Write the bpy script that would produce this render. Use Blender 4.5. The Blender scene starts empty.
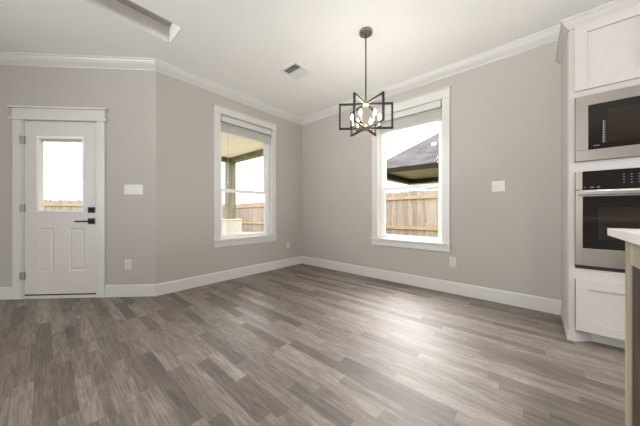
import bpy, bmesh, math, random
from mathutils import Vector, Matrix
random.seed(7)
R = math.radians
scene = bpy.context.scene
COL = scene.collection

# ------------------------------------------------------------------ camera
cam_data = bpy.data.cameras.new('camera')
cam = bpy.data.objects.new('camera', cam_data)
COL.objects.link(cam)
cam.location = (0, 0, 1.0)
cam.rotation_euler = (R(90), 0, R(41.2 - 90))
cam_data.sensor_width = 36.0
cam_data.lens = 243.0 / 640.0 * 36.0
cam_data.shift_y = -1.7 / 640.0
cam_data.clip_start = 0.02
scene.camera = cam

# ------------------------------------------------------------------ world, overcast sky
SKY = 2.5
world = bpy.data.worlds.new('overcast_sky')
scene.world = world
world.use_nodes = True
wn = world.node_tree
wn.nodes.clear()
w_out = wn.nodes.new('ShaderNodeOutputWorld')
w_bg = wn.nodes.new('ShaderNodeBackground')
w_tc = wn.nodes.new('ShaderNodeTexCoord')
w_noise = wn.nodes.new('ShaderNodeTexNoise')
w_noise.inputs['Scale'].default_value = 1.6
w_noise.inputs['Detail'].default_value = 3
w_ramp = wn.nodes.new('ShaderNodeValToRGB')
w_ramp.color_ramp.elements[0].color = (0.90, 0.94, 1.0, 1)
w_ramp.color_ramp.elements[1].color = (1.0, 1.0, 1.0, 1)
wn.links.new(w_tc.outputs['Generated'], w_noise.inputs['Vector'])
wn.links.new(w_noise.outputs['Fac'], w_ramp.inputs['Fac'])
wn.links.new(w_ramp.outputs['Color'], w_bg.inputs['Color'])
# overcast luminance: brighter overhead than at the horizon
w_sep = wn.nodes.new('ShaderNodeSeparateXYZ')
wn.links.new(w_tc.outputs['Generated'], w_sep.inputs[0])
w_max = wn.nodes.new('ShaderNodeMath'); w_max.operation = 'MAXIMUM'; w_max.inputs[1].default_value = 0.0
wn.links.new(w_sep.outputs[2], w_max.inputs[0])
w_mul = wn.nodes.new('ShaderNodeMath'); w_mul.operation = 'MULTIPLY_ADD'
w_mul.inputs[1].default_value = 2.3 * SKY; w_mul.inputs[2].default_value = SKY
wn.links.new(w_max.outputs[0], w_mul.inputs[0])
wn.links.new(w_mul.outputs[0], w_bg.inputs['Strength'])
wn.links.new(w_bg.outputs['Background'], w_out.inputs['Surface'])

# ------------------------------------------------------------------ added fill lamps at the unseen rear openings, sun, portals
def area(name, loc, direction, sx, sy, power, color=(1, 1, 1), portal=False, spread=180):
    ld = bpy.data.lights.new(name, 'AREA')
    ld.shape = 'RECTANGLE'
    ld.size, ld.size_y = sx, sy
    ld.energy = power
    ld.color = color
    ld.spread = R(spread)
    if portal:
        ld.cycles.is_portal = True
    o = bpy.data.objects.new(name, ld)
    COL.objects.link(o)
    o.location = loc
    o.rotation_euler = Vector(direction).to_track_quat('-Z', 'Y').to_euler()
    return o
sun_data = bpy.data.lights.new('veiled_sun', 'SUN')
sun_data.energy = 14.0
sun_data.angle = R(64)
sun_data.color = (1.0, 0.985, 0.96)
sun = bpy.data.objects.new('veiled_sun', sun_data)
COL.objects.link(sun)
sun.rotation_euler = Vector((-0.60, -0.38, -0.72)).to_track_quat('-Z', 'Y').to_euler()
area('added_rear_fill', (-4.40, 1.9, 1.45), (1, -0.22, 0.32), 3.0, 2.0, 62, (0.93, 0.97, 1.0), spread=75)  # added fill lamp behind the view, brightens the right wall
area('added_side_fill', (1.3, -6.38, 1.45), (-0.06, 1, 0.95), 3.6, 2.0, 285, (0.93, 0.97, 1.0))  # added fill lamp, tilted up to brighten ceiling and back wall
area('portal_back_window', (2.12, 3.56, 1.50), (0, -1, 0), 0.95, 1.85, 1, portal=True)
area('portal_right_window', (3.50, 1.295, 1.50), (-1, 0, 0), 0.95, 1.85, 1, portal=True)

# ------------------------------------------------------------------ exposure
scene.view_settings.view_transform = 'Standard'
scene.view_settings.look = 'None'
scene.view_settings.gamma = 1.0
scene.view_settings.use_curve_mapping = False
scene.view_settings.exposure = 0.17
scene.cycles.max_bounces = 10
scene.cycles.diffuse_bounces = 6
scene.cycles.glossy_bounces = 4
scene.cycles.transparent_max_bounces = 12
scene.cycles.sample_clamp_indirect = 6.0
scene.cycles.caustics_reflective = False
scene.cycles.caustics_refractive = False
scene.cycles.use_denoising = True

# ================================================================== materials
def lin(c):
    return tuple(((v / 255.0) / 12.92 if v / 255.0 <= 0.04045 else ((v / 255.0 + 0.055) / 1.055) ** 2.4) for v in c) + (1,)

class NT:
    def __init__(s, name):
        s.m = bpy.data.materials.new(name)
        s.m.use_nodes = True
        s.t = s.m.node_tree
        s.b = s.t.nodes['Principled BSDF']
    def n(s, kind, **kw):
        nd = s.t.nodes.new(kind)
        for k, v in kw.items():
            setattr(nd, k, v)
        return nd
    def l(s, a, b):
        s.t.links.new(a, b)
    def math(s, op, a, b=None, c=None):
        nd = s.n('ShaderNodeMath', operation=op)
        for i, v in enumerate((a, b, c)):
            if v is None:
                continue
            if isinstance(v, (int, float)):
                nd.inputs[i].default_value = v
            else:
                s.l(v, nd.inputs[i])
        return nd.outputs[0]
    def comb(s, x, y, z=0.0):
        nd = s.n('ShaderNodeCombineXYZ')
        for i, v in enumerate((x, y, z)):
            if isinstance(v, (int, float)):
                nd.inputs[i].default_value = v
            else:
                s.l(v, nd.inputs[i])
        return nd.outputs[0]
    def ramp(s, fac, stops):
        nd = s.n('ShaderNodeValToRGB')
        cr = nd.color_ramp
        while len(cr.elements) < len(stops):
            cr.elements.new(0.5)
        for e, (p, c) in zip(cr.elements, stops):
            e.position = p
            e.color = lin(c)
        s.l(fac, nd.inputs[0])
        return nd.outputs[0]
    def mix(s, mode, fac, a, b):
        nd = s.n('ShaderNodeMix', data_type='RGBA', blend_type=mode)
        for i, v in ((0, fac), (6, a), (7, b)):
            if isinstance(v, (int, float)):
                nd.inputs[i].default_value = v
            elif isinstance(v, tuple):
                nd.inputs[i].default_value = v
            else:
                s.l(v, nd.inputs[i])
        return nd.outputs[2]

def paint(name, c, rough=0.5, var=0.03, scale=6.0, bump=0.0, bscale=300.0, metal=0.0, spec=0.5):
    k = NT(name)
    tc = k.n('ShaderNodeTexCoord')
    nz = k.n('ShaderNodeTexNoise')
    nz.inputs['Scale'].default_value = scale
    nz.inputs['Detail'].default_value = 4
    k.l(tc.outputs['Object'], nz.inputs['Vector'])
    lo = tuple(max(0, v * (1 - var)) for v in c)
    hi = tuple(min(255, v * (1 + var)) for v in c)
    k.l(k.ramp(nz.outputs['Fac'], [(0.3, lo), (0.7, hi)]), k.b.inputs['Base Color'])
    k.b.inputs['Roughness'].default_value = rough
    k.b.inputs['Metallic'].default_value = metal
    k.b.inputs['Specular IOR Level'].default_value = spec
    if bump:
        nb = k.n('ShaderNodeTexNoise')
        nb.inputs['Scale'].default_value = bscale
        nb.inputs['Detail'].default_value = 2
        k.l(tc.outputs['Object'], nb.inputs['Vector'])
        bp = k.n('ShaderNodeBump')
        bp.inputs['Strength'].default_value = bump
        bp.inputs['Distance'].default_value = 0.001
        k.l(nb.outputs['Fac'], bp.inputs['Height'])
        k.l(bp.outputs['Normal'], k.b.inputs['Normal'])
    return k.m

def brushed(name, c, rough=0.32, axis=1, scale=(2, 2, 400)):
    k = NT(name)
    tc = k.n('ShaderNodeTexCoord')
    mp = k.n('ShaderNodeMapping')
    mp.inputs['Scale'].default_value = scale
    nz = k.n('ShaderNodeTexNoise')
    nz.inputs['Scale'].default_value = 1.0
    nz.inputs['Detail'].default_value = 3
    k.l(tc.outputs['Object'], mp.inputs['Vector'])
    k.l(mp.outputs['Vector'], nz.inputs['Vector'])
    k.l(k.ramp(nz.outputs['Fac'], [(0.3, tuple(v * .95 for v in c)), (0.7, c)]), k.b.inputs['Base Color'])
    k.b.inputs['Metallic'].default_value = 1.0
    k.l(k.math('MULTIPLY_ADD', nz.outputs['Fac'], 0.08, rough), k.b.inputs['Roughness'])
    return k.m

def wood(name, dark, mid, light, rough=0.6, sc=(30, 30, 2.0), knots=False, island=True):
    k = NT(name)
    tc = k.n('ShaderNodeTexCoord')
    mp = k.n('ShaderNodeMapping')
    mp.inputs['Scale'].default_value = sc
    k.l(tc.outputs['Object'], mp.inputs['Vector'])
    geo = k.n('ShaderNodeNewGeometry')
    off = k.math('MULTIPLY', geo.outputs['Random Per Island'], 37.0)
    add = k.n('ShaderNodeVectorMath', operation='ADD')
    k.l(mp.outputs['Vector'], add.inputs[0])
    k.l(k.comb(off, off, off), add.inputs[1])
    nz = k.n('ShaderNodeTexNoise')
    nz.inputs['Scale'].default_value = 1.0
    nz.inputs['Detail'].default_value = 5
    nz.inputs['Distortion'].default_value = 0.6
    k.l(add.outputs[0], nz.inputs['Vector'])
    col = k.ramp(nz.outputs['Fac'], [(0.3, dark), (0.5, mid), (0.72, light)])
    if island:
        v = k.math('MULTIPLY_ADD', geo.outputs['Random Per Island'], 0.30, 0.82)
        hs = k.n('ShaderNodeHueSaturation')
        k.l(col, hs.inputs['Color'])
        k.l(v, hs.inputs['Value'])
        col = hs.outputs['Color']
    if knots:
        vo = k.n('ShaderNodeTexVoronoi')
        vo.inputs['Scale'].default_value = 1.0
        mp2 = k.n('ShaderNodeMapping')
        mp2.inputs['Scale'].default_value = (9, 9, 4.5)
        k.l(tc.outputs['Object'], mp2.inputs['Vector'])
        k.l(mp2.outputs['Vector'], vo.inputs['Vector'])
        f = k.math('LESS_THAN', vo.outputs['Distance'], 0.13)
        col = k.mix('MIX', k.math('MULTIPLY', f, 0.75), col, lin(tuple(v * 0.5 for v in dark)))
    k.l(col, k.b.inputs['Base Color'])
    k.b.inputs['Roughness'].default_value = rough
    return k.m

def glass(name, refl=0.05, tint=(1, 1, 1, 1)):
    k = NT(name)
    k.t.nodes.remove(k.b)
    out = [n for n in k.t.nodes if n.type == 'OUTPUT_MATERIAL'][0]
    tr = k.n('ShaderNodeBsdfTransparent')
    tr.inputs[0].default_value = tint
    gl = k.n('ShaderNodeBsdfGlossy')
    gl.inputs['Roughness'].default_value = 0.02
    mx = k.n('ShaderNodeMixShader')
    fr = k.n('ShaderNodeFresnel')
    fr.inputs['IOR'].default_value = 1.45
    k.l(k.math('MULTIPLY', fr.outputs[0], refl * 20), mx.inputs[0])
    k.l(tr.outputs[0], mx.inputs[1])
    k.l(gl.outputs[0], mx.inputs[2])
    k.l(mx.outputs[0], out.inputs['Surface'])
    return k.m

def floor_material():
    k = NT('plank_floor')
    tc = k.n('ShaderNodeTexCoord')
    sp = k.n('ShaderNodeSeparateXYZ')
    k.l(tc.outputs['Object'], sp.inputs[0])
    X, Y = sp.outputs[0], sp.outputs[1]
    xs = k.math('DIVIDE', k.math('ADD', X, 20.0), 0.078)
    row = k.math('FLOOR', xs)
    w1 = k.n('ShaderNodeTexWhiteNoise', noise_dimensions='1D')
    k.l(row, w1.inputs['W'])
    w2 = k.n('ShaderNodeTexWhiteNoise', noise_dimensions='1D')
    k.l(k.math('ADD', row, 91.7), w2.inputs['W'])
    L = k.math('MULTIPLY_ADD', w2.outputs['Value'], 0.50, 0.38)
    ys = k.math('DIVIDE', k.math('MULTIPLY_ADD', w1.outputs['Value'], 9.0, Y), L)
    colm = k.math('FLOOR', ys)
    wc = k.n('ShaderNodeTexWhiteNoise', noise_dimensions='2D')
    k.l(k.comb(row, colm), wc.inputs['Vector'])
    cell = wc.outputs['Value']
    base = k.ramp(cell, FLOOR_STOPS)
    off = k.math('MULTIPLY', cell, 43.0)
    def noise(sx, sy, det, dist=0.0, scale=1.0):
        nz = k.n('ShaderNodeTexNoise')
        nz.inputs['Scale'].default_value = scale
        nz.inputs['Detail'].default_value = det
        nz.inputs['Roughness'].default_value = 0.6
        nz.inputs['Distortion'].default_value = dist
        k.l(k.comb(k.math('MULTIPLY_ADD', X, sx, off), k.math('MULTIPLY_ADD', Y, sy, off), off), nz.inputs['Vector'])
        return nz.outputs['Fac']
    grain = noise(130, 6.0, 7, 0.9)
    blotch = noise(30, 3.2, 7, 1.3)
    saw = noise(9, 60, 3, 0.5)
    v = k.math('MULTIPLY_ADD', k.math('SUBTRACT', grain, 0.5), 2.0, 1.0)
    v = k.math('MULTIPLY', v, k.math('MULTIPLY_ADD', k.math('SUBTRACT', blotch, 0.5), 2.0, 1.0))
    v = k.math('MULTIPLY', v, k.math('MULTIPLY_ADD', k.math('SUBTRACT', saw, 0.5), 0.25, 1.0))
    fx = k.math('FRACT', xs)
    ex = k.math('LESS_THAN', k.math('MINIMUM', fx, k.math('SUBTRACT', 1.0, fx)), 0.012)
    fy = k.math('FRACT', ys)
    ey = k.math('LESS_THAN', k.math('MINIMUM', fy, k.math('SUBTRACT', 1.0, fy)), 0.003)
    edge = k.math('MAXIMUM', ex, ey)
    v = k.math('MULTIPLY', v, k.math('MULTIPLY_ADD', edge, -0.30, 1.0))
    hs = k.n('ShaderNodeHueSaturation')
    k.l(base, hs.inputs['Color'])
    k.l(v, hs.inputs['Value'])
    k.l(hs.outputs['Color'], k.b.inputs['Base Color'])
    k.l(k.math('MULTIPLY_ADD', grain, 0.10, FLOOR_ROUGH - 0.05), k.b.inputs['Roughness'])
    k.b.inputs['Specular IOR Level'].default_value = FLOOR_SPEC
    bp = k.n('ShaderNodeBump')
    bp.inputs['Strength'].default_value = 0.25
    bp.inputs['Distance'].default_value = 0.001
    k.l(k.math('SUBTRACT', grain, edge), bp.inputs['Height'])
    k.l(bp.outputs['Normal'], k.b.inputs['Normal'])
    return k.m

FLOOR_STOPS = [(0.0, (90, 80, 72)), (0.14, (103, 92, 84)), (0.30, (115, 104, 95)), (0.6, (123, 113, 104)), (0.85, (131, 121, 112)), (1.0, (141, 131, 122))]
FLOOR_ROUGH = 0.56
FLOOR_SPEC = 1.0

M = {}
M['wall'] = paint('greige_wall_paint', (177, 171, 164), 0.75, 0.006, 2.0, 0.12, 260)
M['ceiling'] = paint('ceiling_white_paint', (244, 243, 240), 0.85, 0.006, 2.0, 0.10, 260)
M['trim'] = paint('white_trim_paint', (206, 203, 198), 0.38, 0.006, 3.0)
M['door'] = paint('door_white_paint', (208, 202, 197), 0.40, 0.006, 3.0)
M['cabinet'] = paint('cabinet_white_paint', (193, 188, 184), 0.36, 0.006, 3.0)
M['vent_back'] = paint('vent_duct_grey', (104, 103, 98), 0.7)
M['vinyl'] = paint('white_vinyl', (232, 231, 227), 0.35, 0.004, 3.0)
M['blind'] = paint('faux_wood_blind', (202, 200, 194), 0.45, 0.01, 3.0)
M['plate'] = paint('plastic_plate', (204, 199, 192), 0.35, 0.004, 3.0)
M['dark'] = paint('dark_recess', (30, 27, 25), 0.6)
M['black_metal'] = paint('black_metal', (38, 34, 30), 0.38, 0.05, 20, metal=0.6)
M['bronze_metal'] = paint('bronze_frame_metal', (44, 42, 38), 0.6, 0.05, 20, metal=0.1, spec=0.3)
M['canopy'] = paint('satin_grey_bronze', (112, 109, 102), 0.4, 0.03, 20, metal=0.4)
M['nickel'] = brushed('satin_nickel', (176, 172, 166), 0.35)
M['brass'] = paint('brushed_brass', (196, 168, 112), 0.28, 0.03, 20, metal=1.0)
M['steel'] = brushed('brushed_stainless', (180, 172, 165), 0.26)
M['black_glass'] = paint('black_appliance_glass', (24, 20, 18), 0.08, 0.05, 3)
M['oven_window'] = paint('oven_window_glass', (40, 33, 28), 0.06, 0.05, 3)
M['mark'] = paint('grey_mark', (150, 146, 140), 0.5)
M['glass'] = glass('window_glass', 0.004)
M['bulb_glass'] = glass('clear_bulb_glass', 0.05)
M['quartz'] = paint('white_quartz', (236, 232, 228), 0.22, 0.015, 9)
M['pale_wood'] = wood('pale_alder_wood', (134, 126, 102), (158, 149, 124), (176, 167, 144), 0.6, (22, 22, 1.6), knots=False)
M['brown_wood'] = wood('dark_stained_wood', (40, 26, 15), (64, 43, 26), (88, 62, 40), 0.8, (26, 26, 1.6))
M['floor'] = floor_material()
M['cedar'] = wood('fence_cedar', (114, 102, 89), (131, 118, 104), (146, 134, 119), 0.8, (26, 26, 1.8), knots=True)
M['fence_rail'] = wood('fence_rail_pine', (124, 104, 80), (140, 120, 94), (154, 134, 108), 0.8, (3, 3, 26))
M['cream'] = paint('cream_soffit', (222, 216, 203), 0.7, 0.02, 4)
M['stucco'] = paint('white_stone_pedestal', (184, 179, 168), 0.85, 0.03, 14, 0.5, 40)
M['olive_wood'] = wood('stained_porch_wood', (96, 94, 74), (118, 115, 92), (140, 136, 112), 0.6, (14, 14, 1.4))
M['olive_beam'] = wood('stained_beam_wood', (70, 66, 38), (94, 88, 54), (116, 108, 70), 0.6, (3, 3, 14))
M['fascia'] = paint('dark_brown_fascia', (38, 33, 25), 0.8, 0.08, 5, spec=0.1)
M['porch_soffit'] = paint('tan_porch_soffit', (116, 104, 66), 0.7, 0.05, 2)
M['concrete'] = paint('concrete', (132, 128, 121), 0.9, 0.05, 3)
M['ground'] = paint('dry_lawn', (108, 106, 86), 0.95, 0.14, 3)
M['white_paint'] = paint('white_metal_paint', (240, 240, 238), 0.5)
M['recess_side'] = paint('recess_side_toned', (224, 222, 218), 0.85)  # ceiling white darkened in the colour to offset lamp light on the sides
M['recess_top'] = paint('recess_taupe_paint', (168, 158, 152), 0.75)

def shingles():
    k = NT('asphalt_shingles')
    tc = k.n('ShaderNodeTexCoord')
    br = k.n('ShaderNodeTexBrick')
    br.inputs['Scale'].default_value = 1.0
    br.inputs['Brick Width'].default_value = 0.42
    br.inputs['Row Height'].default_value = 0.20
    br.inputs['Mortar Size'].default_value = 0.012
    br.inputs['Color1'].default_value = lin((78, 75, 74))
    br.inputs['Color2'].default_value = lin((58, 55, 54))
    br.inputs['Mortar'].default_value = lin((40, 38, 38))
    sp = k.n('ShaderNodeSeparateXYZ')
    k.l(tc.outputs['Object'], sp.inputs[0])
    k.l(k.comb(sp.outputs[1], k.math('MULTIPLY', sp.outputs[2], 1.67)), br.inputs['Vector'])
    nz = k.n('ShaderNodeTexNoise')
    nz.inputs['Scale'].default_value = 25
    k.l(tc.outputs['Object'], nz.inputs['Vector'])
    k.l(k.mix('MULTIPLY', 0.5, br.outputs['Color'], k.ramp(nz.outputs['Fac'], [(0.3, (235, 235, 235)), (0.7, (255, 255, 255))])), k.b.inputs['Base Color'])
    k.b.inputs['Roughness'].default_value = 0.95
    k.b.inputs['Specular IOR Level'].default_value = 0.1
    return k.m
M['shingles'] = shingles()

def emit(name, c, strength):
    k = NT(name)
    k.b.inputs['Base Color'].default_value = lin(c)
    k.b.inputs['Emission Color'].default_value = lin(c)
    k.b.inputs['Emission Strength'].default_value = strength
    return k.m
M['filament'] = emit('glowing_bulb', (255, 236, 214), 6.0)
M['can'] = emit('added_lamp_diffuser', (255, 246, 232), 4.0)  # glow of the added ceiling lamps

# ================================================================== mesh helpers
class MB:
    def __init__(s):
        s.bm = bmesh.new()
    def box(s, x0, x1, y0, y1, z0, z1, rot=None, at=None):
        ret = bmesh.ops.create_cube(s.bm, size=1.0)
        mt = Matrix.Translation(((x0 + x1) / 2, (y0 + y1) / 2, (z0 + z1) / 2)) @ Matrix.Diagonal((abs(x1 - x0), abs(y1 - y0), abs(z1 - z0), 1))
        if rot is not None:
            mt = Matrix.Translation(at or (0, 0, 0)) @ rot @ mt
        bmesh.ops.transform(s.bm, matrix=mt, verts=ret['verts'])
        return s
    def cyl(s, p0, p1, r0, r1=None, seg=20, caps=True):
        p0, p1 = Vector(p0), Vector(p1)
        r1 = r0 if r1 is None else r1
        d = p1 - p0
        q = d.to_track_quat('Z', 'Y').to_matrix().to_4x4()
        ret = bmesh.ops.create_cone(s.bm, cap_ends=caps, segments=seg, radius1=r0, radius2=r1, depth=d.length)
        bmesh.ops.transform(s.bm, matrix=Matrix.Translation((p0 + p1) / 2) @ q, verts=ret['verts'])
        return s
    def lathe(s, prof, origin=(0, 0, 0), axis=(0, 0, 1), seg=24):
        q = Vector(axis).to_track_quat('Z', 'Y').to_matrix()
        o = Vector(origin)
        rings = []
        for r, z in prof:
            rings.append([s.bm.verts.new(o + q @ Vector((r * math.cos(2 * math.pi * i / seg), r * math.sin(2 * math.pi * i / seg), z))) for i in range(seg)])
        for a, b in zip(rings, rings[1:]):
            for i in range(seg):
                j = (i + 1) % seg
                s.bm.faces.new((a[i], a[j], b[j], b[i]))
        s.bm.faces.new(rings[0][::-1])
        s.bm.faces.new(rings[-1])
        return s
    def prism(s, poly, z0, z1):
        lo = [s.bm.verts.new((x, y, z0)) for x, y in poly]
        hi = [s.bm.verts.new((x, y, z1)) for x, y in poly]
        n = len(poly)
        s.bm.faces.new(lo[::-1])
        s.bm.faces.new(hi)
        for i in range(n):
            j = (i + 1) % n
            s.bm.faces.new((lo[i], lo[j], hi[j], hi[i]))
        return s
    def polyhedron(s, verts, faces):
        vs = [s.bm.verts.new(v) for v in verts]
        for f in faces:
            s.bm.faces.new([vs[i] for i in f])
        return s
    def tube(s, pts, r, seg=10):
        pts = [Vector(p) for p in pts]
        rings = []
        for i, p in enumerate(pts):
            d = (pts[min(i + 1, len(pts) - 1)] - pts[max(i - 1, 0)]).normalized()
            q = d.to_track_quat('Z', 'Y').to_matrix()
            rings.append([s.bm.verts.new(p + q @ Vector((r * math.cos(2 * math.pi * k / seg), r * math.sin(2 * math.pi * k / seg), 0))) for k in range(seg)])
        for a, b in zip(rings, rings[1:]):
            for i in range(seg):
                j = (i + 1) % seg
                s.bm.faces.new((a[i], a[j], b[j], b[i]))
        s.bm.faces.new(rings[0][::-1])
        s.bm.faces.new(rings[-1])
        return s
    def sweep(s, pts, prof):
        """profile of (inward offset, height) swept along a plan polyline, room on the left, mitred"""
        n = len(pts)
        P = [Vector(p) for p in pts]
        rings = []
        for i in range(n):
            dirs = []
            if i > 0:
                dirs.append((P[i] - P[i - 1]).normalized())
            if i < n - 1:
                dirs.append((P[i + 1] - P[i]).normalized())
            nr = [Vector((-d.y, d.x)) for d in dirs]
            if len(nr) == 2:
                m = (nr[0] + nr[1]).normalized()
                m = m / max(0.2, m.dot(nr[0]))
            else:
                m = nr[0]
            rings.append([s.bm.verts.new((P[i].x + m.x * o, P[i].y + m.y * o, h)) for o, h in prof])
        k = len(prof)
        for a, b in zip(rings, rings[1:]):
            for i in range(k):
                j = (i + 1) % k
                s.bm.faces.new((a[i], b[i], b[j], a[j]))
        s.bm.faces.new(rings[0])
        s.bm.faces.new(rings[-1][::-1])
        return s
    def build(s, name, mat, parent=None, bevel=0.0, smooth=False, loc=None, rotz=None):
        bmesh.ops.recalc_face_normals(s.bm, faces=s.bm.faces)
        me = bpy.data.meshes.new(name)
        s.bm.to_mesh(me)
        s.bm.free()
        me.materials.append(M[mat])
        if smooth:
            for p in me.polygons:
                p.use_smooth = True
        o = bpy.data.objects.new(name, me)
        COL.objects.link(o)
        if parent is not None:
            o.parent = parent
        if loc is not None:
            o.location = loc
        if rotz is not None:
            o.rotation_euler = (0, 0, rotz)
        if bevel:
            b = o.modifiers.new('bevel', 'BEVEL')
            b.width = bevel
            b.segments = 2
            b.limit_method = 'ANGLE'
            b.angle_limit = R(50)
        if smooth:
            e = o.modifiers.new('edges', 'EDGE_SPLIT')
            e.split_angle = R(45)
        return o

def B(*a):
    return MB().box(*a)

def thing(name, label, cat, loc=(0, 0, 0), rotz=0.0, group=None):
    o = bpy.data.objects.new(name, None)
    COL.objects.link(o)
    o.empty_display_size = 0.05
    o.location = loc
    o.rotation_euler = (0, 0, rotz)
    o['label'] = label
    o['category'] = cat
    if group:
        o['group'] = group
    return o

def tag(o, label, cat, group=None, kind=None):
    o['label'] = label
    o['category'] = cat
    if group:
        o['group'] = group
    if kind:
        o['kind'] = kind
    return o

def struct(o, label=None):
    o['kind'] = 'structure'
    if label:
        o['label'] = label
        o['category'] = 'structure'
    return o

def struct_root(name, loc=(0, 0, 0), rotz=0.0):
    o = bpy.data.objects.new(name, None)
    COL.objects.link(o)
    o.location = loc
    o.rotation_euler = (0, 0, rotz)
    o['kind'] = 'structure'
    return o

def copy_tree(o, parent=None):
    c = o.copy()
    COL.objects.link(c)
    if parent is not None:
        c.parent = parent
    for ch in [x for x in list(bpy.data.objects) if x.parent == o]:
        copy_tree(ch, c)
    return c

# ================================================================== the room shell
CEIL = 2.76
XR, YB = 3.30, 3.353
PX, PY = 0.887, 3.353
DW = 2.30                                   # length of the door wall
P2 = (PX - DW * 0.70711, PY + DW * 0.70711)
XL, YF = -4.5, -6.5
OUT = 0.15

struct(B(XL - .2, XR + .2, YF - .2, P2[1] + .2, -0.10, 0.0).build('floor', 'floor'))

# ceiling with the recessed channel (x from RX0 to RX1, y from RY0 to RY1)
RX1, RY0, RY1, RD = 0.884, 2.527, 2.864, 0.165
RX0 = -3.2
c = MB()
c.box(XL - .2, XR + .2, YF - .2, RY0, CEIL, CEIL + .10)
c.box(XL - .2, XR + .2, RY1, P2[1] + .2, CEIL, CEIL + .10)
c.box(RX1, XR + .2, RY0, RY1, CEIL, CEIL + .10)
c.box(XL - .2, RX0, RY0, RY1, CEIL, CEIL + .10)
struct(c.build('ceiling', 'ceiling'))
c = MB()
# sides of the recess
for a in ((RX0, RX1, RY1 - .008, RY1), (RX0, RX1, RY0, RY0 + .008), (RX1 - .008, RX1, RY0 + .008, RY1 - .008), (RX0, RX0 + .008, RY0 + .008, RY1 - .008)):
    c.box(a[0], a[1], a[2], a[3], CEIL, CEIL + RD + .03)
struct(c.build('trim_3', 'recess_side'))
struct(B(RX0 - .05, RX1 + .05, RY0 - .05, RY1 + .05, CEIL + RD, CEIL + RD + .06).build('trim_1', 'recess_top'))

def wall(name, loc, rotz, length0, length1, holes=(), top=CEIL + 0.3):
    """local x runs to the right seen from inside, local y out of the room"""
    m = MB()
    xs = length0
    for (x0, x1, z0, z1) in sorted(holes):
        m.box(xs, x0, 0, OUT, -0.1, top)
        if z0 > 0:
            m.box(x0, x1, 0, OUT, -0.1, z0)
        m.box(x0, x1, 0, OUT, z1, top)
        xs = x1
    m.box(xs, length1, 0, OUT, -0.1, top)
    return struct(m.build(name, 'wall', loc=loc, rotz=rotz))

W1 = dict(x0=1.668, x1=2.575, z0=0.600, z1=2.392)          # back window, world x
W2 = dict(y0=0.849, y1=1.741, z0=0.605, z1=2.402)          # right window, world y
wall('wall_back', (0, YB, 0), 0, PX, XR + OUT, [(W1['x0'], W1['x1'], W1['z0'], W1['z1'])])
wall('wall_right', (XR, 0, 0), R(-90), -YB, 4.65, [(-W2['y1'], -W2['y0'], W2['z0'], W2['z1'])])
DT0, DT1, DTOP = 0.655, 1.457, 2.043                        # door opening, measured left of the corner
wall('wall_left', (PX, PY, 0), R(-45), -DW, 0.0, [(-DT1, -DT0, -0.1, DTOP)])
wall('wall_entry', (P2[0], P2[1], 0), 0, XL - P2[0] - .15, 0.0)
wall('wall_rear', (XL, 0, 0), R(90), YF - .15, P2[1] + .15, [(0.3, 3.5, 0.35, 2.45)])
wall('wall_front', (0, YF, 0), R(180), -XR, -XL, [(-3.15, 0.55, 0.35, 2.45)])

# crown and baseboard
crown_prof = [(0, 2.658), (0.010, 2.658), (0.014, 2.668), (0.030, 2.682), (0.052, 2.702), (0.072, 2.728), (0.078, 2.742), (0.088, 2.746), (0.088, CEIL), (0, CEIL)]
base_prof = [(0, 0.0), (0.015, 0.0), (0.015, 0.125), (0.011, 0.135), (0.006, 0.140), (0, 0.140)]
plan = [(XR, YF), (XR, YB), (PX, PY), P2, (XL, P2[1])]
struct(MB().sweep(plan, crown_prof).build('trim_2', 'trim'))
dv = Vector((-0.70711, 0.70711))
def along(t):
    return (PX + dv.x * t, PY + dv.y * t)
YC0 = -0.212                                   # side of the oven tower
struct(MB().sweep([(XR, YC0), (XR, YB), (PX, PY), along(DT0 - 0.092)], base_prof).build('baseboard_back', 'trim'))
struct(MB().sweep([along(DT1 + 0.096), P2, (XL, P2[1])], base_prof).build('baseboard_left', 'trim'))

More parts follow.
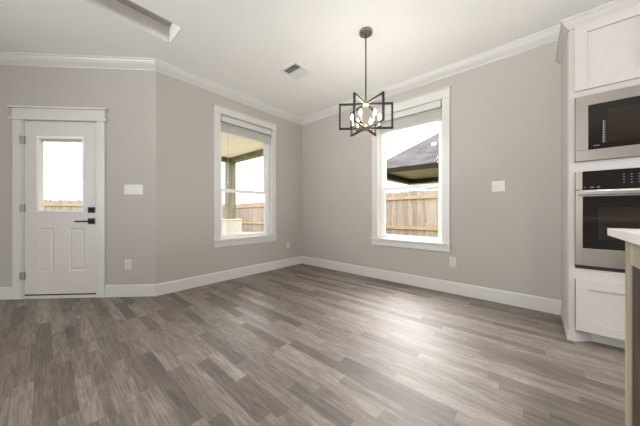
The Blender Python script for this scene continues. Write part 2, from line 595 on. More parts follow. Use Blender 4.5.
# ------------------------------------------------------------------ windows
def window(name, loc, rotz, w, z0, z1, rail, head_top, cas_l, cas_r, sill_z=0.49):
    """origin at the left inner edge of the opening on the wall face"""
    r = struct_root(name, loc, rotz)
    # jamb lining
    j = MB()
    j.box(0, 0.008, 0, OUT, z0, z1); j.box(w - 0.008, w, 0, OUT, z0, z1); j.box(0, w, 0, OUT, z1 - 0.008, z1)
    j.build('window_jamb', 'trim', r)
    # casing
    cs = MB()
    cs.box(-cas_l, 0, -0.020, 0, z0, z1)
    cs.box(w, w + cas_r, -0.020, 0, z0, z1)
    cs.box(-cas_l - 0.004, w + cas_r + 0.004, -0.024, 0, z1, head_top - 0.012)
    cs.box(-cas_l - 0.016, w + cas_r + 0.016, -0.036, 0, head_top - 0.012, head_top)
    cs.build('window_casing', 'trim', r, bevel=0.0015)
    st = MB()
    st.box(-cas_l - 0.016, w + cas_r + 0.016, -0.045, 0.0, z0 - 0.022, z0)
    st.box(0, w, 0.0, OUT, z0 - 0.022, z0 + 0.004)
    st.build('window_sill', 'trim', r, bevel=0.002)
    B(-cas_l - 0.004, w + cas_r + 0.004, -0.020, 0, sill_z, z0 - 0.022).build('window_apron', 'trim', r, bevel=0.0015)
    # vinyl frame
    f = MB()
    y0, y1 = 0.075, 0.145
    f.box(0.008, 0.045, y0, y1, z0 + .004, z1 - .008); f.box(w - 0.045, w - 0.008, y0, y1, z0 + .004, z1 - .008)
    f.box(0.045, w - 0.045, y0, y1, z1 - 0.045, z1 - .008); f.box(0.045, w - 0.045, y0, y1, z0 + .004, z0 + 0.022)
    f.build('window_frame', 'vinyl', r, bevel=0.002)
    # sashes
    for nm, a, b, ya in (('lower_sash', z0 + 0.022, rail + 0.045, 0.080), ('upper_sash', rail + 0.012, z1 - 0.045, 0.110)):
        s = MB()
        t = 0.030
        s.box(0.045, 0.045 + t, ya, ya + 0.028, a, b); s.box(w - 0.045 - t, w - 0.045, ya, ya + 0.028, a, b)
        s.box(0.045 + t, w - 0.045 - t, ya, ya + 0.028, a, a + (0.028 if nm == 'lower_sash' else 0.034))
        s.box(0.045 + t, w - 0.045 - t, ya, ya + 0.028, b - (0.050 if nm == 'lower_sash' else 0.034), b)
        so = s.build(nm, 'vinyl', r, bevel=0.002)
        B(0.045 + t - .004, w - 0.045 - t + .004, ya + 0.012, ya + 0.018, a + 0.024, b - 0.03).build('window_glass', 'glass', so)
    lk = MB()
    lk.box(w / 2 - 0.025, w / 2 + 0.025, 0.068, 0.080, rail + 0.030, rail + 0.044)
    lk.build('sash_lock', 'vinyl', r, bevel=0.003)
    return r
window('window_1', (W1['x0'], YB, 0), 0, W1['x1'] - W1['x0'], W1['z0'], W1['z1'], 1.290, 2.495, 0.093, 0.080)
window('window_2', (XR, W2['y1'], 0), R(-90), W2['y1'] - W2['y0'], W2['z0'], W2['z1'], 1.318, 2.528, 0.090, 0.084, 0.50)

def blind(label, loc, rotz, w, z1, stack_bot, cords):
    r = thing('window_blind', label, 'blind', loc, rotz, 'raised window blinds')
    B(0.012, w - 0.012, 0.020, 0.068, z1 - 0.055, z1 - 0.009).build('headrail', 'blind', r, bevel=0.002)
    v = MB()
    v.box(0.012, w - 0.020, -0.012, 0.000, z1 - 0.105, z1 - 0.022)
    v.box(0.012, w - 0.020, -0.018, 0.000, z1 - 0.034, z1 - 0.022)
    v.box(0.012, w - 0.020, -0.018, 0.000, z1 - 0.105, z1 - 0.093)
    v.box(0.012, 0.024, 0.000, 0.020, z1 - 0.105, z1 - 0.022)
    v.box(w - 0.032, w - 0.020, 0.000, 0.020, z1 - 0.105, z1 - 0.022)
    v.build('valance', 'blind', r, bevel=0.0015)
    s = MB()
    z = z1 - 0.058
    k = int((z - stack_bot - 0.02) / 0.0046)
    for i in range(k):
        s.box(0.014, w - 0.016, 0.018 + 0.001 * (i % 2), 0.066, z - 0.0032, z)
        z -= 0.0046
    s.build('slat_stack', 'blind', r)
    B(0.014, w - 0.016, 0.016, 0.068, z - 0.018, z - 0.0006).build('bottom_rail', 'blind', r, bevel=0.003)
    if cords:
        cm = MB()
        cm.cyl((0.125, 0.010, z1 - 0.10), (0.125, 0.010, z1 - 0.95), 0.0016, seg=8)
        cm.cyl((0.133, 0.010, z1 - 0.10), (0.133, 0.010, z1 - 0.92), 0.0016, seg=8)
        cm.build('lift_cord', 'blind', r)
        MB().lathe([(0.002, 0), (0.006, 0.004), (0.005, 0.03), (0.002, 0.035)], (0.129, 0.010, z1 - 0.98), seg=12).build('cord_tassel', 'blind', r, smooth=True)
    return r
blind('white blind raised in the window next to the door wall, cord hanging at its left', (W1['x0'], YB, 0), 0, W1['x1'] - W1['x0'], W1['z1'], 2.150, True)
blind('white blind raised in the window behind the chandelier, no cord showing', (XR, W2['y1'], 0), R(-90), W2['y1'] - W2['y0'], W2['z1'] + 0.012, 2.158, False)

# unseen rear windows, made up as openings for the two fill lamps
for nm, loc, rz, x0, x1 in (('window_3', (XL, 0, 0), R(90), 0.3, 3.5), ('window_4', (0, YF, 0), R(180), -3.15, 0.55)):
    r = struct_root(nm, loc, rz)
    m = MB()
    for x in (x0, x0 + (x1 - x0) / 3 - .03, x0 + 2 * (x1 - x0) / 3 - .03, x1 - .06):
        m.box(x, x + .06, .07, .13, .35, 2.45)
    m.box(x0, x1, .07, .13, .35, .41); m.box(x0, x1, .07, .13, 2.39, 2.45)
    m.build('window_frame', 'vinyl', r)

# ------------------------------------------------------------------ door, local x to the right seen from inside
dr = struct_root('door_1', (PX, PY, 0), R(-45))
sl0, sl1 = -1.452, -0.660
cs = MB()
cs.box(-1.553, -DT1, -0.020, 0, 0.0, DTOP); cs.box(-DT0, -0.566, -0.020, 0, 0.0, DTOP)
cs.box(-1.558, -0.561, -0.022, 0, DTOP + 0.026, 2.172)
cs.box(-1.578, -0.542, -0.032, 0, DTOP, DTOP + 0.026)
cs.box(-1.585, -0.535, -0.042, 0, 2.172, 2.192)
cs.build('door_casing', 'trim', dr, bevel=0.0015)
jm = MB()
jm.box(-DT1, -1.4535, -0.002, OUT, 0, DTOP); jm.box(-0.6585, -DT0, -0.002, OUT, 0, DTOP); jm.box(-DT1, -DT0, -0.002, OUT, DTOP - 0.003, DTOP)
jm.box(-1.4535, -1.44, 0.052, 0.070, 0, DTOP - .003); jm.box(-0.672, -0.6585, 0.052, 0.070, 0, DTOP - .003)
jm.box(-1.44, -0.672, 0.052, 0.070, DTOP - .016, DTOP - .003)
jm.build('door_jamb', 'trim', dr)
sl = MB()
SB, ST = 0.046, 2.037
gx0, gx1, gz0, gz1 = -1.318, -0.800, 0.990, 1.868
pan = [(-1.300, -1.135, 0.306, 0.808), (-0.976, -0.800, 0.306, 0.808)]
sl.box(sl0, gx0, 0.006, 0.050, gz0, gz1); sl.box(gx1, sl1, 0.006, 0.050, gz0, gz1)
sl.box(sl0, sl1, 0.006, 0.050, gz1, ST)
sl.box(sl0, sl1, 0.006, 0.050, pan[0][3], gz0)
sl.box(sl0, sl1, 0.006, 0.050, SB, pan[0][2])
sl.box(sl0, pan[0][0], 0.006, 0.050, pan[0][2], pan[0][3]); sl.box(pan[0][1], pan[1][0], 0.006, 0.050, pan[0][2], pan[0][3]); sl.box(pan[1][1], sl1, 0.006, 0.050, pan[0][2], pan[0][3])
slab = sl.build('door_slab', 'door', dr)
for (x0, x1, z0, z1) in pan:
    t, g = 0.018, 0.040
    v = [(x0, .006, z0), (x1, .006, z0), (x1, .006, z1), (x0, .006, z1),
         (x0 + t, .012, z0 + t), (x1 - t, .012, z0 + t), (x1 - t, .012, z1 - t), (x0 + t, .012, z1 - t),
         (x0 + g, .007, z0 + g), (x1 - g, .007, z0 + g), (x1 - g, .007, z1 - g), (x0 + g, .007, z1 - g),
         (x0, .050, z0), (x1, .050, z0), (x1, .050, z1), (x0, .050, z1)]
    f = []
    for a, b in ((0, 4), (4, 8)):
        for i in range(4):
            jn = (i + 1) % 4
            f.append((a + i, a + jn, b + jn, b + i))
    f.append((8, 9, 10, 11)); f.append((12, 13, 14, 15))
    for i in range(4):
        jn = (i + 1) % 4
        f.append((i, jn, 12 + jn, 12 + i))
    MB().polyhedron(v, f).build('door_panel', 'door', slab)
lf = MB()
for (a, b, c_, d_) in ((gx0, gx1, gz1 - 0.032, gz1), (gx0, gx1, gz0, gz0 + 0.020), (gx0, gx0 + 0.026, gz0 + .02, gz1 - .032), (gx1 - 0.026, gx1, gz0 + .02, gz1 - .032)):
    lf.box(a, b, -0.004, 0.056, c_, d_)
lite = lf.build('lite_frame', 'vinyl', slab, bevel=0.004)
B(gx0 + .024, gx1 - .024, 0.040, 0.044, gz0 + .018, gz1 - .030).build('door_glass', 'glass', lite)
bl = MB()
zz = gz1 - 0.034
for i in range(8):
    bl.box(gx0 + .030, gx1 - .030, 0.022, 0.034, zz - 0.0026, zz)
    zz -= 0.0036
bl.build('enclosed_blind', 'blind', lite)
for z in (0.262, 1.035, 1.815):
    h = MB()
    h.cyl((-1.4535, -0.006, z - 0.045), (-1.4535, -0.006, z + 0.045), 0.007, seg=12)
    h.box(-1.476, -1.4535, -0.024, -0.0205, z - 0.045, z + 0.045)
    h.box(-1.4535, -1.440, -0.002, 0.0055, z - 0.045, z + 0.045)
    h.build('hinge', 'nickel', dr)
db = MB()
db.box(-0.758, -0.690, -0.008, 0.006, 0.982, 1.048)
db.cyl((-0.724, -0.008, 1.015), (-0.724, -0.020, 1.015), 0.020, seg=20)
d1 = db.build('deadbolt', 'black_metal', slab, bevel=0.002)
B(-0.729, -0.719, -0.034, -0.020, 0.998, 1.032).build('thumb_turn', 'black_metal', d1, bevel=0.002)
lv = MB()
lv.box(-0.758, -0.690, -0.008, 0.006, 0.852, 0.918)
lv.cyl((-0.724, -0.008, 0.885), (-0.724, -0.045, 0.885), 0.011, seg=16)
d2 = lv.build('lever_rose', 'black_metal', slab, bevel=0.002)
B(-0.862, -0.712, -0.056, -0.044, 0.876, 0.894).build('door_lever', 'black_metal', d2, bevel=0.003)
B(-DT1, -DT0, -0.012, OUT, 0.0, 0.030).build('threshold', 'trim', dr, bevel=0.002)
B(sl0 + .002, sl1 - .002, 0.004, 0.046, 0.031, SB).build('door_sweep', 'dark', dr)

# ------------------------------------------------------------------ wall plates, local y out of the room
def plate(label, kind, loc, rotz, w, h, group):
    r = thing('light_switch' if kind == 'switch' else 'wall_outlet', label, kind, loc, rotz, group)
    B(-w / 2, w / 2, -0.006, 0.0, -h / 2, h / 2).build('face_plate', 'plate', r, bevel=0.002)
    return r
def rockers(r, n, w):
    for i in range(n):
        cx = (i - (n - 1) / 2) * 0.046
        o = MB()
        o.box(cx - 0.0165, cx + 0.0165, -0.0078, -0.0060, -0.033, 0.033)
        ob = o.build('rocker', 'plate', r, bevel=0.0015)
def sockets(r):
    for z in (-0.020, 0.020):
        o = B(-0.017, 0.017, -0.0085, -0.006, z - 0.0145, z + 0.0145).build('socket', 'plate', r, bevel=0.004)
        s = MB()
        s.box(-0.0075, -0.0055, -0.0090, -0.0084, z - 0.004, z + 0.006); s.box(0.0055, 0.0075, -0.0090, -0.0084, z - 0.004, z + 0.005)
        s.cyl((0, -0.0084, z - 0.009), (0, -0.0090, z - 0.009), 0.0024, seg=10)
        s.build('slot', 'dark', o)
def on_door_wall(t, z):
    x, y = along(t)
    return (x, y, z)
s1 = plate('wide four rocker light switch plate between the door and the corner', 'switch', on_door_wall(0.251, 1.256), R(-45), 0.212, 0.117, 'light switch plates'); rockers(s1, 4, .21)
s2 = plate('light switch plate on the right wall between the window and the oven cabinet', 'switch', (XR, 0.283, 1.275), R(-90), 0.118, 0.117, 'light switch plates'); rockers(s2, 2, .118)
o1 = plate('white outlet low on the wall just right of the door', 'outlet', on_door_wall(0.313, 0.376), R(-45), 0.075, 0.118, 'wall outlets'); sockets(o1)
o2 = plate('white outlet near the far room corner, left wall', 'outlet', (2.942, YB, 0.388), 0, 0.075, 0.118, 'wall outlets'); sockets(o2)
o3 = plate('white outlet below and right of the window behind the chandelier', 'outlet', (XR, 0.733, 0.384), R(-90), 0.075, 0.118, 'wall outlets'); sockets(o3)

# ------------------------------------------------------------------ ceiling register
vt = thing('ceiling_vent', 'white square air vent in the ceiling left of the chandelier', 'vent', (2.095, 2.235, CEIL), 0)
vf = MB()
a = 0.142
vf.box(-a, a, -a, -a + .032, -.007, 0); vf.box(-a, a, a - .032, a, -.007, 0); vf.box(-a, -a + .032, -a + .032, a - .032, -.007, 0); vf.box(a - .032, a, -a + .032, a - .032, -.007, 0)
vf.box(-.018, .018, -a + .032, a - .032, -.007, 0)
vf.build('vent_frame', 'vinyl', vt, bevel=0.002)
B(-a + .02, a - .02, -a + .02, a - .02, -.0012, -.0004).build('vent_backing', 'vent_back', vt)
for sgn in (-1, 1):
    lo = MB()
    for i in range(6):
        x = sgn * (0.030 + i * 0.0145)
        lo.box(-0.0072, 0.0072, -a + .032, a - .032, -0.0006, 0.0006, rot=Matrix.Rotation(R(38 * sgn), 4, 'Y'), at=(x, 0, -.0062))
    lo.build('louver', 'vinyl', vt)

# ------------------------------------------------------------------ chandelier
ch = thing('chandelier', 'dark metal open frame chandelier with brass hubs and six lit candle bulbs', 'chandelier', (2.085, 1.229, 0), R(41.2 - 90))
# local x = to the right in the photograph, local y = away
cz = CEIL
cn = MB().lathe([(0.062, 0), (0.063, -0.004), (0.063, -0.022), (0.060, -0.026), (0.012, -0.026)], (0, 0, cz), seg=32).build('canopy', 'canopy', ch, smooth=True)
for sx in (-0.036, 0.036):
    MB().cyl((sx, -.012 if sx < 0 else .008, cz - .026), (sx, -.012 if sx < 0 else .008, cz - .033), 0.006, seg=12).build('canopy_screw', 'black_metal', cn)
MB().cyl((0, 0, cz - .03), (0, 0, 2.068), 0.0065, seg=14).build('rod', 'bronze_metal', ch, smooth=True)
ZT, ZB, RR, bw = 2.058, 1.803, 0.262, 0.0085
for k in range(3):
    an = R(-4 + 60 * k)
    f = MB()
    f.box(-RR, RR, -bw, bw, ZT - 2 * bw, ZT); f.box(-RR, RR, -bw, bw, ZB, ZB + 2 * bw)
    f.box(-RR, -RR + 2 * bw, -bw, bw, ZB, ZT); f.box(RR - 2 * bw, RR, -bw, bw, ZB, ZT)
    fo = f.build('frame_loop', 'bronze_metal', ch)
    fo.rotation_euler = (0, 0, an)
MB().lathe([(0.010, 2.078), (0.012, 2.062), (0.030, 2.060), (0.036, 2.054), (0.036, 2.036), (0.030, 2.030), (0.004, 2.028)], seg=28).build('upper_hub', 'brass', ch, smooth=True)
MB().lathe([(0.004, 1.846), (0.010, 1.842), (0.013, 1.830), (0.030, 1.824), (0.032, 1.812), (0.026, 1.800), (0.012, 1.794), (0.008, 1.784), (0.003, 1.780)], seg=28).build('lower_hub', 'brass', ch, smooth=True)
for k in range(6):
    an = R(-2 + 60 * k)
    ca, sa = math.cos(an), math.sin(an)
    def pp(r, z):
        return (r * ca, r * sa, z)
    ar = MB().tube([pp(.018, 1.812), pp(.05, 1.808), pp(.085, 1.806), pp(.112, 1.808), pp(.128, 1.814), pp(.134, 1.824)], 0.0045).build('candle_arm', 'brass', ch, smooth=True)
    MB().lathe([(0.004, 1.818), (0.014, 1.826), (0.017, 1.832), (0.012, 1.834)], pp(.134, 0), seg=16).build('candle_cup', 'bronze_metal', ar, smooth=True)
    MB().lathe([(0.0085, 1.834), (0.0085, 1.886), (0.006, 1.888)], pp(.134, 0), seg=14).build('candle_sleeve', 'brass', ar, smooth=True)
    MB().lathe([(0.005, 1.888), (0.010, 1.898), (0.0150, 1.912), (0.0145, 1.926), (0.009, 1.944), (0.002, 1.956)], pp(.134, 0), seg=16).build('bulb', 'filament', ar, smooth=True)
pl = bpy.data.lights.new('bulb_light', 'POINT'); pl.energy = 17; pl.color = (1, .96, .91); pl.shadow_soft_size = 0.12
plo = bpy.data.objects.new('bulb_light', pl); COL.objects.link(plo); plo.parent = ch; plo.location = (0, 0, 1.93)

# unseen ceiling lamps, added to brighten the floor and kitchen side
for i, (x, y) in enumerate(((1.05, -0.85), (-1.2, -2.9), (-1.2, -4.9), (0.9, -2.9), (0.9, -4.9))):
    t = thing('added_ceiling_lamp', 'added round ceiling lamp out of view, brightening the kitchen side of the room', 'added ceiling light', (x, y, CEIL), 0, 'added fill lamps')
    MB().lathe([(0.075, -.001), (0.095, -.001), (0.095, -.006), (0.080, -.008), (0.075, -.004)], seg=32).build('trim_ring', 'trim', t)
    MB().cyl((0, 0, -.003), (0, 0, -.0005), 0.074, seg=32).build('diffuser', 'can', t)
    ld = bpy.data.lights.new('added_lamp_light', 'AREA'); ld.shape = 'DISK'; ld.size = 0.14; ld.energy = 13; ld.color = (1, .98, .95); ld.spread = R(120)
    lo = bpy.data.objects.new('added_lamp_light', ld); COL.objects.link(lo); lo.parent = t; lo.location = (0, 0, -0.012)

# ------------------------------------------------------------------ oven tower: local x to the right (world -Y), local y into the wall (world +X)
XF = 2.693                                     # face of the cabinet
TW = 0.826                                     # width
D = XR - XF - 0.002
TWR = R(-90)
tw = thing('oven_cabinet', 'tall white oven cabinet with crown moulding, against the right wall', 'cabinet', (XF, YC0, 0), TWR)
TH = 2.48
op = 0.031                                     # opening edges
cb = MB()
cb.box(0, 0.018, 0.0, D, 0.095, 2.43)
cb.box(TW - 0.018, TW, 0.0, D, 0.095, 2.43)
cb.box(0.018, TW - 0.018, D - 0.012, D, 0.095, 2.43)
cb.box(0.018, TW - 0.018, 0.0, D - .012, 2.412, 2.43)
for z in (0.535, 1.335, 1.885):
    cb.box(0.018, TW - 0.018, 0.022, D - .012, z - 0.010, z + 0.010)
# face frame
cb.box(0.018, op, 0.0, 0.020, 0.095, 2.412); cb.box(TW - op, TW - 0.018, 0.0, 0.020, 0.095, 2.412)
for (z0, z1) in ((0.095, 0.110), (0.478, 0.566), (1.300, 1.374), (1.863, 1.922), (2.402, 2.412)):
    cb.box(op, TW - op, 0.0, 0.020, z0, z1)
cb.build('cabinet_body', 'cabinet', tw)
# base with the furniture foot turning back at 45 degrees
tk = 0.097
bs = MB().prism([(0, 0), (0.034, 0), (0.034 + tk, tk), (TW - 0.034 - tk, tk), (TW - 0.034, 0), (TW, 0), (TW, D), (0, D)], 0.0, 0.095).build('toe_kick', 'cabinet', tw)
# shoe moulding along the side
B(-0.012, 0.0, -0.004, D - .02, 0.0, 0.075).build('side_base_trim', 'cabinet', tw, bevel=0.003)
B(-0.004, 0.0, 0.030, D, 0.075, 2.42).build('side_panel', 'cabinet', tw)
# crown moulding
pw = 0.046
cp = [(0, 2.405), (0.007, 2.405), (0.010, 2.418), (0.024, 2.434), (0.036, 2.452), (0.038, 2.462), (pw, 2.466), (pw, TH), (0, TH)]
def rev(pts):
    return pts[::-1]
cw = MB().sweep([(TW, D), (TW, 0), (0, 0), (0, D)][::1], [(-o, h) for o, h in cp]) if False else MB().sweep([(0, D), (0, 0), (TW, 0), (TW, D)], [(-o, h) for o, h in cp])
cwo = cw.build('crown_moulding', 'cabinet', tw)
B(0.001, TW - 0.001, 0.001, D, 2.43, 2.455).build('cabinet_top', 'cabinet', tw)

def shaker(x0, x1, z0, z1, st=0.066, y=-0.020):
    m = MB()
    m.box(x0, x0 + st, y, -0.0005, z0, z1); m.box(x1 - st, x1, y, -0.0005, z0, z1)
    m.box(x0 + st, x1 - st, y, -0.0005, z0, z0 + st); m.box(x0 + st, x1 - st, y, -0.0005, z1 - st, z1)
    m.box(x0 + st, x1 - st, y + 0.013, -0.0005, z0 + st, z1 - st)
    return m
mid = TW / 2
shaker(0.028, mid - 0.0015, 1.912, 2.406).build('cabinet_door', 'cabinet', tw, bevel=0.001)
shaker(mid + 0.0015, TW - 0.028, 1.912, 2.406).build('cabinet_door', 'cabinet', tw, bevel=0.001)
shaker(0.034, TW - 0.034, 0.098, 0.484).build('drawer_front', 'cabinet', tw, bevel=0.001)

# ---- microwave
def Lx(Y):
    return YC0 - Y
mw = thing('microwave', 'stainless steel built-in microwave above the wall oven', 'microwave', (XF, YC0, 0), TWR)
ax0, ax1, az0, az1 = 0.0325, TW - 0.0325, 1.376, 1.862
ix0, ix1, iz0, iz1 = 0.098, TW - 0.098, 1.456, 1.786
m = MB()
m.box(ax0, ax1, -0.024, -0.001, iz1, az1); m.box(ax0, ax1, -0.024, -0.001, az0, iz0)
m.box(ax0, ix0, -0.024, -0.001, iz0, iz1); m.box(ix1, ax1, -0.024, -0.001, iz0, iz1)
m.build('trim_frame', 'steel', mw, bevel=0.002)
B(ix0 + .002, ix1 - .002, 0.022, 0.40, iz0 + .002, iz1 - .002).build('oven_body', 'dark', mw)
md = B(ix0 + .001, ix1 - .001, -0.018, 0.020, iz0 + .001, iz1 - .001).build('microwave_door', 'black_glass', mw, bevel=0.001)
B(0.190, ix1 - 0.13, -0.0195, -0.018, iz0 + 0.045, iz1 - 0.05).build('door_window', 'oven_window', md, bevel=0.0005)
mk = MB()
for i in range(13):
    z = 1.658 - i * 0.0125
    mk.box(0.170, 0.176, -0.0190, -0.0180, z - 0.008, z); mk.box(0.178, 0.183, -0.0190, -0.0180, z - 0.006, z - .002)
mk.build('grey_marks', 'mark', md)  # upright column of small grey bars on the door glass
mk = MB()
for i in range(6):
    mk.box(0.126 + i * 0.0048, 0.1296 + i * 0.0048, -0.0190, -0.0180, 1.481, 1.4855)
mk.build('grey_marks', 'mark', md)

# ---- wall oven
ov = thing('wall_oven', 'stainless steel wall oven with a black glass door below the microwave', 'oven', (XF, YC0, 0), TWR)
oz0, oz1 = 0.568, 1.298
B(ax0 + .004, ax1 - .004, 0.022, 0.54, oz0 + .002, oz1 - .002).build('oven_body', 'dark', ov)
B(ax0, 0.069, -0.022, 0.018, 1.163, oz1).build('panel_trim', 'steel', ov, bevel=0.001)
B(TW - 0.069, ax1, -0.022, 0.018, 1.163, oz1).build('panel_trim', 'steel', ov, bevel=0.001)
cpn = B(0.069, TW - 0.069, -0.022, 0.018, 1.163, oz1).build('control_panel', 'black_glass', ov)
for cx, wd in ((0.079, .006), (0.108, .020), (0.142, .014)):
    B(cx, cx + wd, -0.0230, -0.022, 1.175, 1.180).build('printed_mark', 'mark', cpn)
for i in range(7):
    mk = MB()
    for jz in range(4):
        mk.box(0.262 + i * 0.034, 0.270 + i * 0.034, -0.0230, -0.022, 1.200 + jz * 0.019, 1.203 + jz * 0.019)
    mk.build('button_column', 'mark', cpn)
g0, g1 = 0.724, 1.116
od = MB()
od.box(ax0, 0.070, -0.026, 0.018, 0.596, 1.158); od.box(TW - 0.070, ax1, -0.026, 0.018, 0.596, 1.158)
od.box(0.070, TW - 0.070, -0.026, 0.018, 0.596, g0); od.box(0.070, TW - 0.070, -0.026, 0.018, 1.110, 1.158)
odo = od.build('oven_door', 'steel', ov, bevel=0.0015)
B(0.070, TW - 0.070, -0.024, 0.010, g0, 1.110).build('door_window', 'black_glass', odo)
B(0.150, TW - 0.150, -0.0248, -0.024, g0 + .07, 1.03).build('inner_window', 'oven_window', odo)
hb = MB()
hb.box(0.040, TW - 0.040, -0.072, -0.052, 1.120, 1.150)
hb.box(0.052, 0.082, -0.053, -0.026, 1.125, 1.145); hb.box(TW - 0.082, TW - 0.052, -0.053, -0.026, 1.125, 1.145)
hb.build('oven_handle', 'steel', odo, bevel=0.004)
B(ax0, ax1, -0.006, 0.018, oz0, 0.594).build('vent_slot', 'dark', ov)

# ------------------------------------------------------------------ island
isl = thing('kitchen_island', 'pale wood kitchen island with a dark stained end panel, at the right edge', 'island', (0, 0, 0))
ix_a, ix_b, iy_a, iy_b = 0.72, 1.713, -2.55, -0.310
ps = 0.078
for (x0, x1) in ((ix_b - ps, ix_b), (ix_a, ix_a + ps)):
    B(x0, x1, iy_b - ps, iy_b, 0.0, 0.886).build('corner_post', 'pale_wood', isl, bevel=0.002)
    B(x0, x1, iy_a, iy_a + ps, 0.0, 0.886).build('corner_post', 'pale_wood', isl, bevel=0.002)
B(ix_a + ps, ix_b - ps, iy_b - 0.030, iy_b - .001, 0.775, 0.886).build('top_rail', 'pale_wood', isl, bevel=0.002)
B(ix_a + ps, ix_b - ps, iy_a + .001, iy_a + 0.030, 0.775, 0.886).build('top_rail', 'pale_wood', isl, bevel=0.002)
bp_ = MB()
nb = 6
wb = (ix_b - ix_a - 2 * ps) / nb
for i in range(nb):
    x = ix_a + ps + i * wb
    bp_.box(x + .001, x + wb - .001, iy_b - 0.034, iy_b - 0.005, 0.0, 0.775)
bp_.build('end_panel', 'brown_wood', isl, bevel=0.0015)
bb = MB()
bb.box(ix_a + .01, ix_b - .01, iy_a + .03, iy_b - .050, 0.09, 0.885)
bb.box(ix_a + .08, ix_b - .08, iy_a + .05, iy_b - .060, 0.0, 0.09)
bb.build('island_body', 'cabinet', isl)
ct = B(0.66, 1.761, -2.62, -0.2655, 0.8865, 0.921).build('countertop', 'quartz', bevel=0.002)
tag(ct, 'white stone countertop slab lying on the wooden kitchen island', 'countertop')

# ================================================================== outdoors
GZ = -0.16
struct(B(-14, 40, 3.60, 40, GZ - .1, GZ).build('ground', 'ground'))
struct(B(3.50, 40, -20, 3.60, GZ - .1, GZ).build('ground', 'ground'))
struct(MB().prism([(P2[0] + .12, P2[1] + .16), (PX + .16, PY + .16), (3.95, PY + .16), (3.95, 7.05), (-2.2, 7.05), (-2.2, P2[1] + .16)], GZ, -0.02).build('patio_slab', 'concrete'))

# patio cover on two columns
pc = thing('patio_cover', 'covered patio roof with a cream ceiling and olive stained beams, outside the left window', 'patio cover', (0, 0, 0))
MB().prism([(P2[0] + .12, P2[1] + .16), (PX + .16, PY + .16), (3.72, PY + .16), (3.72, 6.75), (-2.1, 6.75), (-2.1, P2[1] + .16)], 2.58, 2.62).build('ceiling_panel', 'cream', pc)
MB().prism([(-2.5, P2[1] + .16), (P2[0] + .12, P2[1] + .16), (PX + .16, PY + .16), (4.15, PY + .16), (4.15, 7.25), (-2.5, 7.25)], 2.78, 2.90).build('roof_deck', 'shingles', pc)
B(3.66, 3.86, PY + .16, 6.93, 2.455, 2.58).build('beam', 'olive_beam', pc)
B(-2.1, 3.66, 6.75, 6.93, 2.455, 2.58).build('beam', 'olive_beam', pc)
def patio_column(x, y, label):
    r = thing('patio_column', label, 'column', (x, y, -0.02), 0)
    B(-.12, .12, -.12, .12, 0.785, 2.475).build('shaft', 'olive_wood', r, bevel=0.01)
    m = MB(); m.box(-.235, .235, -.235, .235, 0, 0.745); m.box(-.245, .245, -.245, .245, 0.745, 0.785); m.build('pedestal', 'stucco', r, bevel=0.01)
    return r
patio_column(3.73, 6.85, 'square brown wood column on a white pedestal, outside the left window')

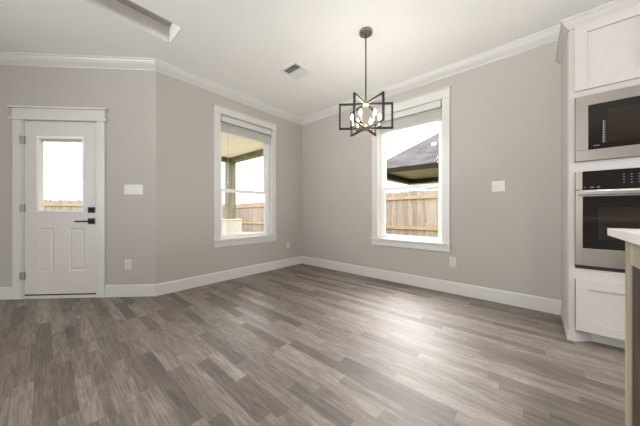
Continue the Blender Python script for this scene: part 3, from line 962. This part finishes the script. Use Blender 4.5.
# fences
def fence(label, loc, rotz, length):
    """local x along the fence, rails on the local -y side"""
    r = thing('wooden_fence', label, 'fence', loc, rotz, 'backyard fences')
    m = MB()
    x = 0
    w = 0.14
    while x < length:
        top = 1.63 - GZ + random.uniform(-.025, .02)
        q = 0.003 * random.random()
        m.polyhedron([(x, q, .03), (x + w - .004, q, .03), (x + w - .004, q, top - .035), (x + w - .035, q, top), (x + .03, q, top), (x, q, top - .035),
                      (x, .018 + q, .03), (x + w - .004, .018 + q, .03), (x + w - .004, .018 + q, top - .035), (x + w - .035, .018 + q, top), (x + .03, .018 + q, top), (x, .018 + q, top - .035)],
                     [(0, 1, 2, 3, 4, 5), (11, 10, 9, 8, 7, 6), (0, 6, 7, 1), (1, 7, 8, 2), (2, 8, 9, 3), (3, 9, 10, 4), (4, 10, 11, 5), (5, 11, 6, 0)])
        x += w - 0.0035
    m.build('picket_panel', 'cedar', r)
    for z in (0.10, 0.645, 1.58):
        B(0, length, -.045, -.001, z - .045, z + .045).build('rail', 'fence_rail', r)
    x = 1.2
    while x < length:
        B(x, x + .09, .024, .114, 0, 1.55).build('post', 'cedar', r)
        x += 2.4
    return r
fence('weathered cedar fence close by outside the window behind the chandelier', (7.97, 14.5, GZ - .18), R(-92.3), 22.0).rotation_euler.y = -0.0157   # the ground falls away to the back
fence('cedar fence far back across the yard, seen through the door glass', (-12.0, 14.7, GZ - .15), 0, 19.9)

# neighbour's porch roof
nh = thing('neighbor_house', 'neighbouring house with grey shingle hip roof and dark porch eaves, beyond the fence', 'house', (0, 0, 0))
rx0, rx1, ry0, ry1, ze, zr = 10.7, 20.7, -6.0, 6.45, 3.00, 6.72
rh = (rx1 - rx0) / 2
vs = [(rx0, ry0, ze), (rx1, ry0, ze), (rx1, ry1, ze), (rx0, ry1, ze), (rx0 + rh, ry0 + rh, zr), (rx0 + rh, ry1 - rh, zr)]
MB().polyhedron(vs, [(0, 3, 5, 4), (1, 4, 5, 2), (0, 4, 1), (3, 2, 5), (0, 1, 2, 3)]).build('hip_roof', 'shingles', nh)
m = MB()
m.box(rx0 - .02, rx0 + .02, ry0, ry1, 2.80, 3.02); m.box(rx0, rx1, ry1 - .02, ry1 + .02, 2.80, 3.02); m.box(rx0, rx1, ry0 - .02, ry0 + .02, 2.80, 3.02)
m.build('fascia', 'fascia', nh)
B(rx0 + .02, rx1, ry0 + .02, ry1 - .02, 2.80, 2.84).build('soffit', 'porch_soffit', nh)
B(13.7, 13.9, -5.5, 5.35, 2.56, 2.80).build('beam', 'fascia', nh)
B(10.74, 13.7, 5.15, 5.35, 2.56, 2.80).build('beam', 'fascia', nh)
B(11.2, 19.8, -5.6, 0.3, GZ, 2.80).build('wall', 'stucco', nh)
MB().cyl((12.3, 3.55, 4.1), (12.3, 3.55, 4.27), 0.11, seg=18).build('roof_vent', 'white_paint', nh)
for i in range(3):
    MB().cyl((11.05, 2.62 + i * .13, 3.2), (11.05, 2.62 + i * .13, 3.42), 0.02, seg=12).build('vent_pipe', 'white_paint', nh)
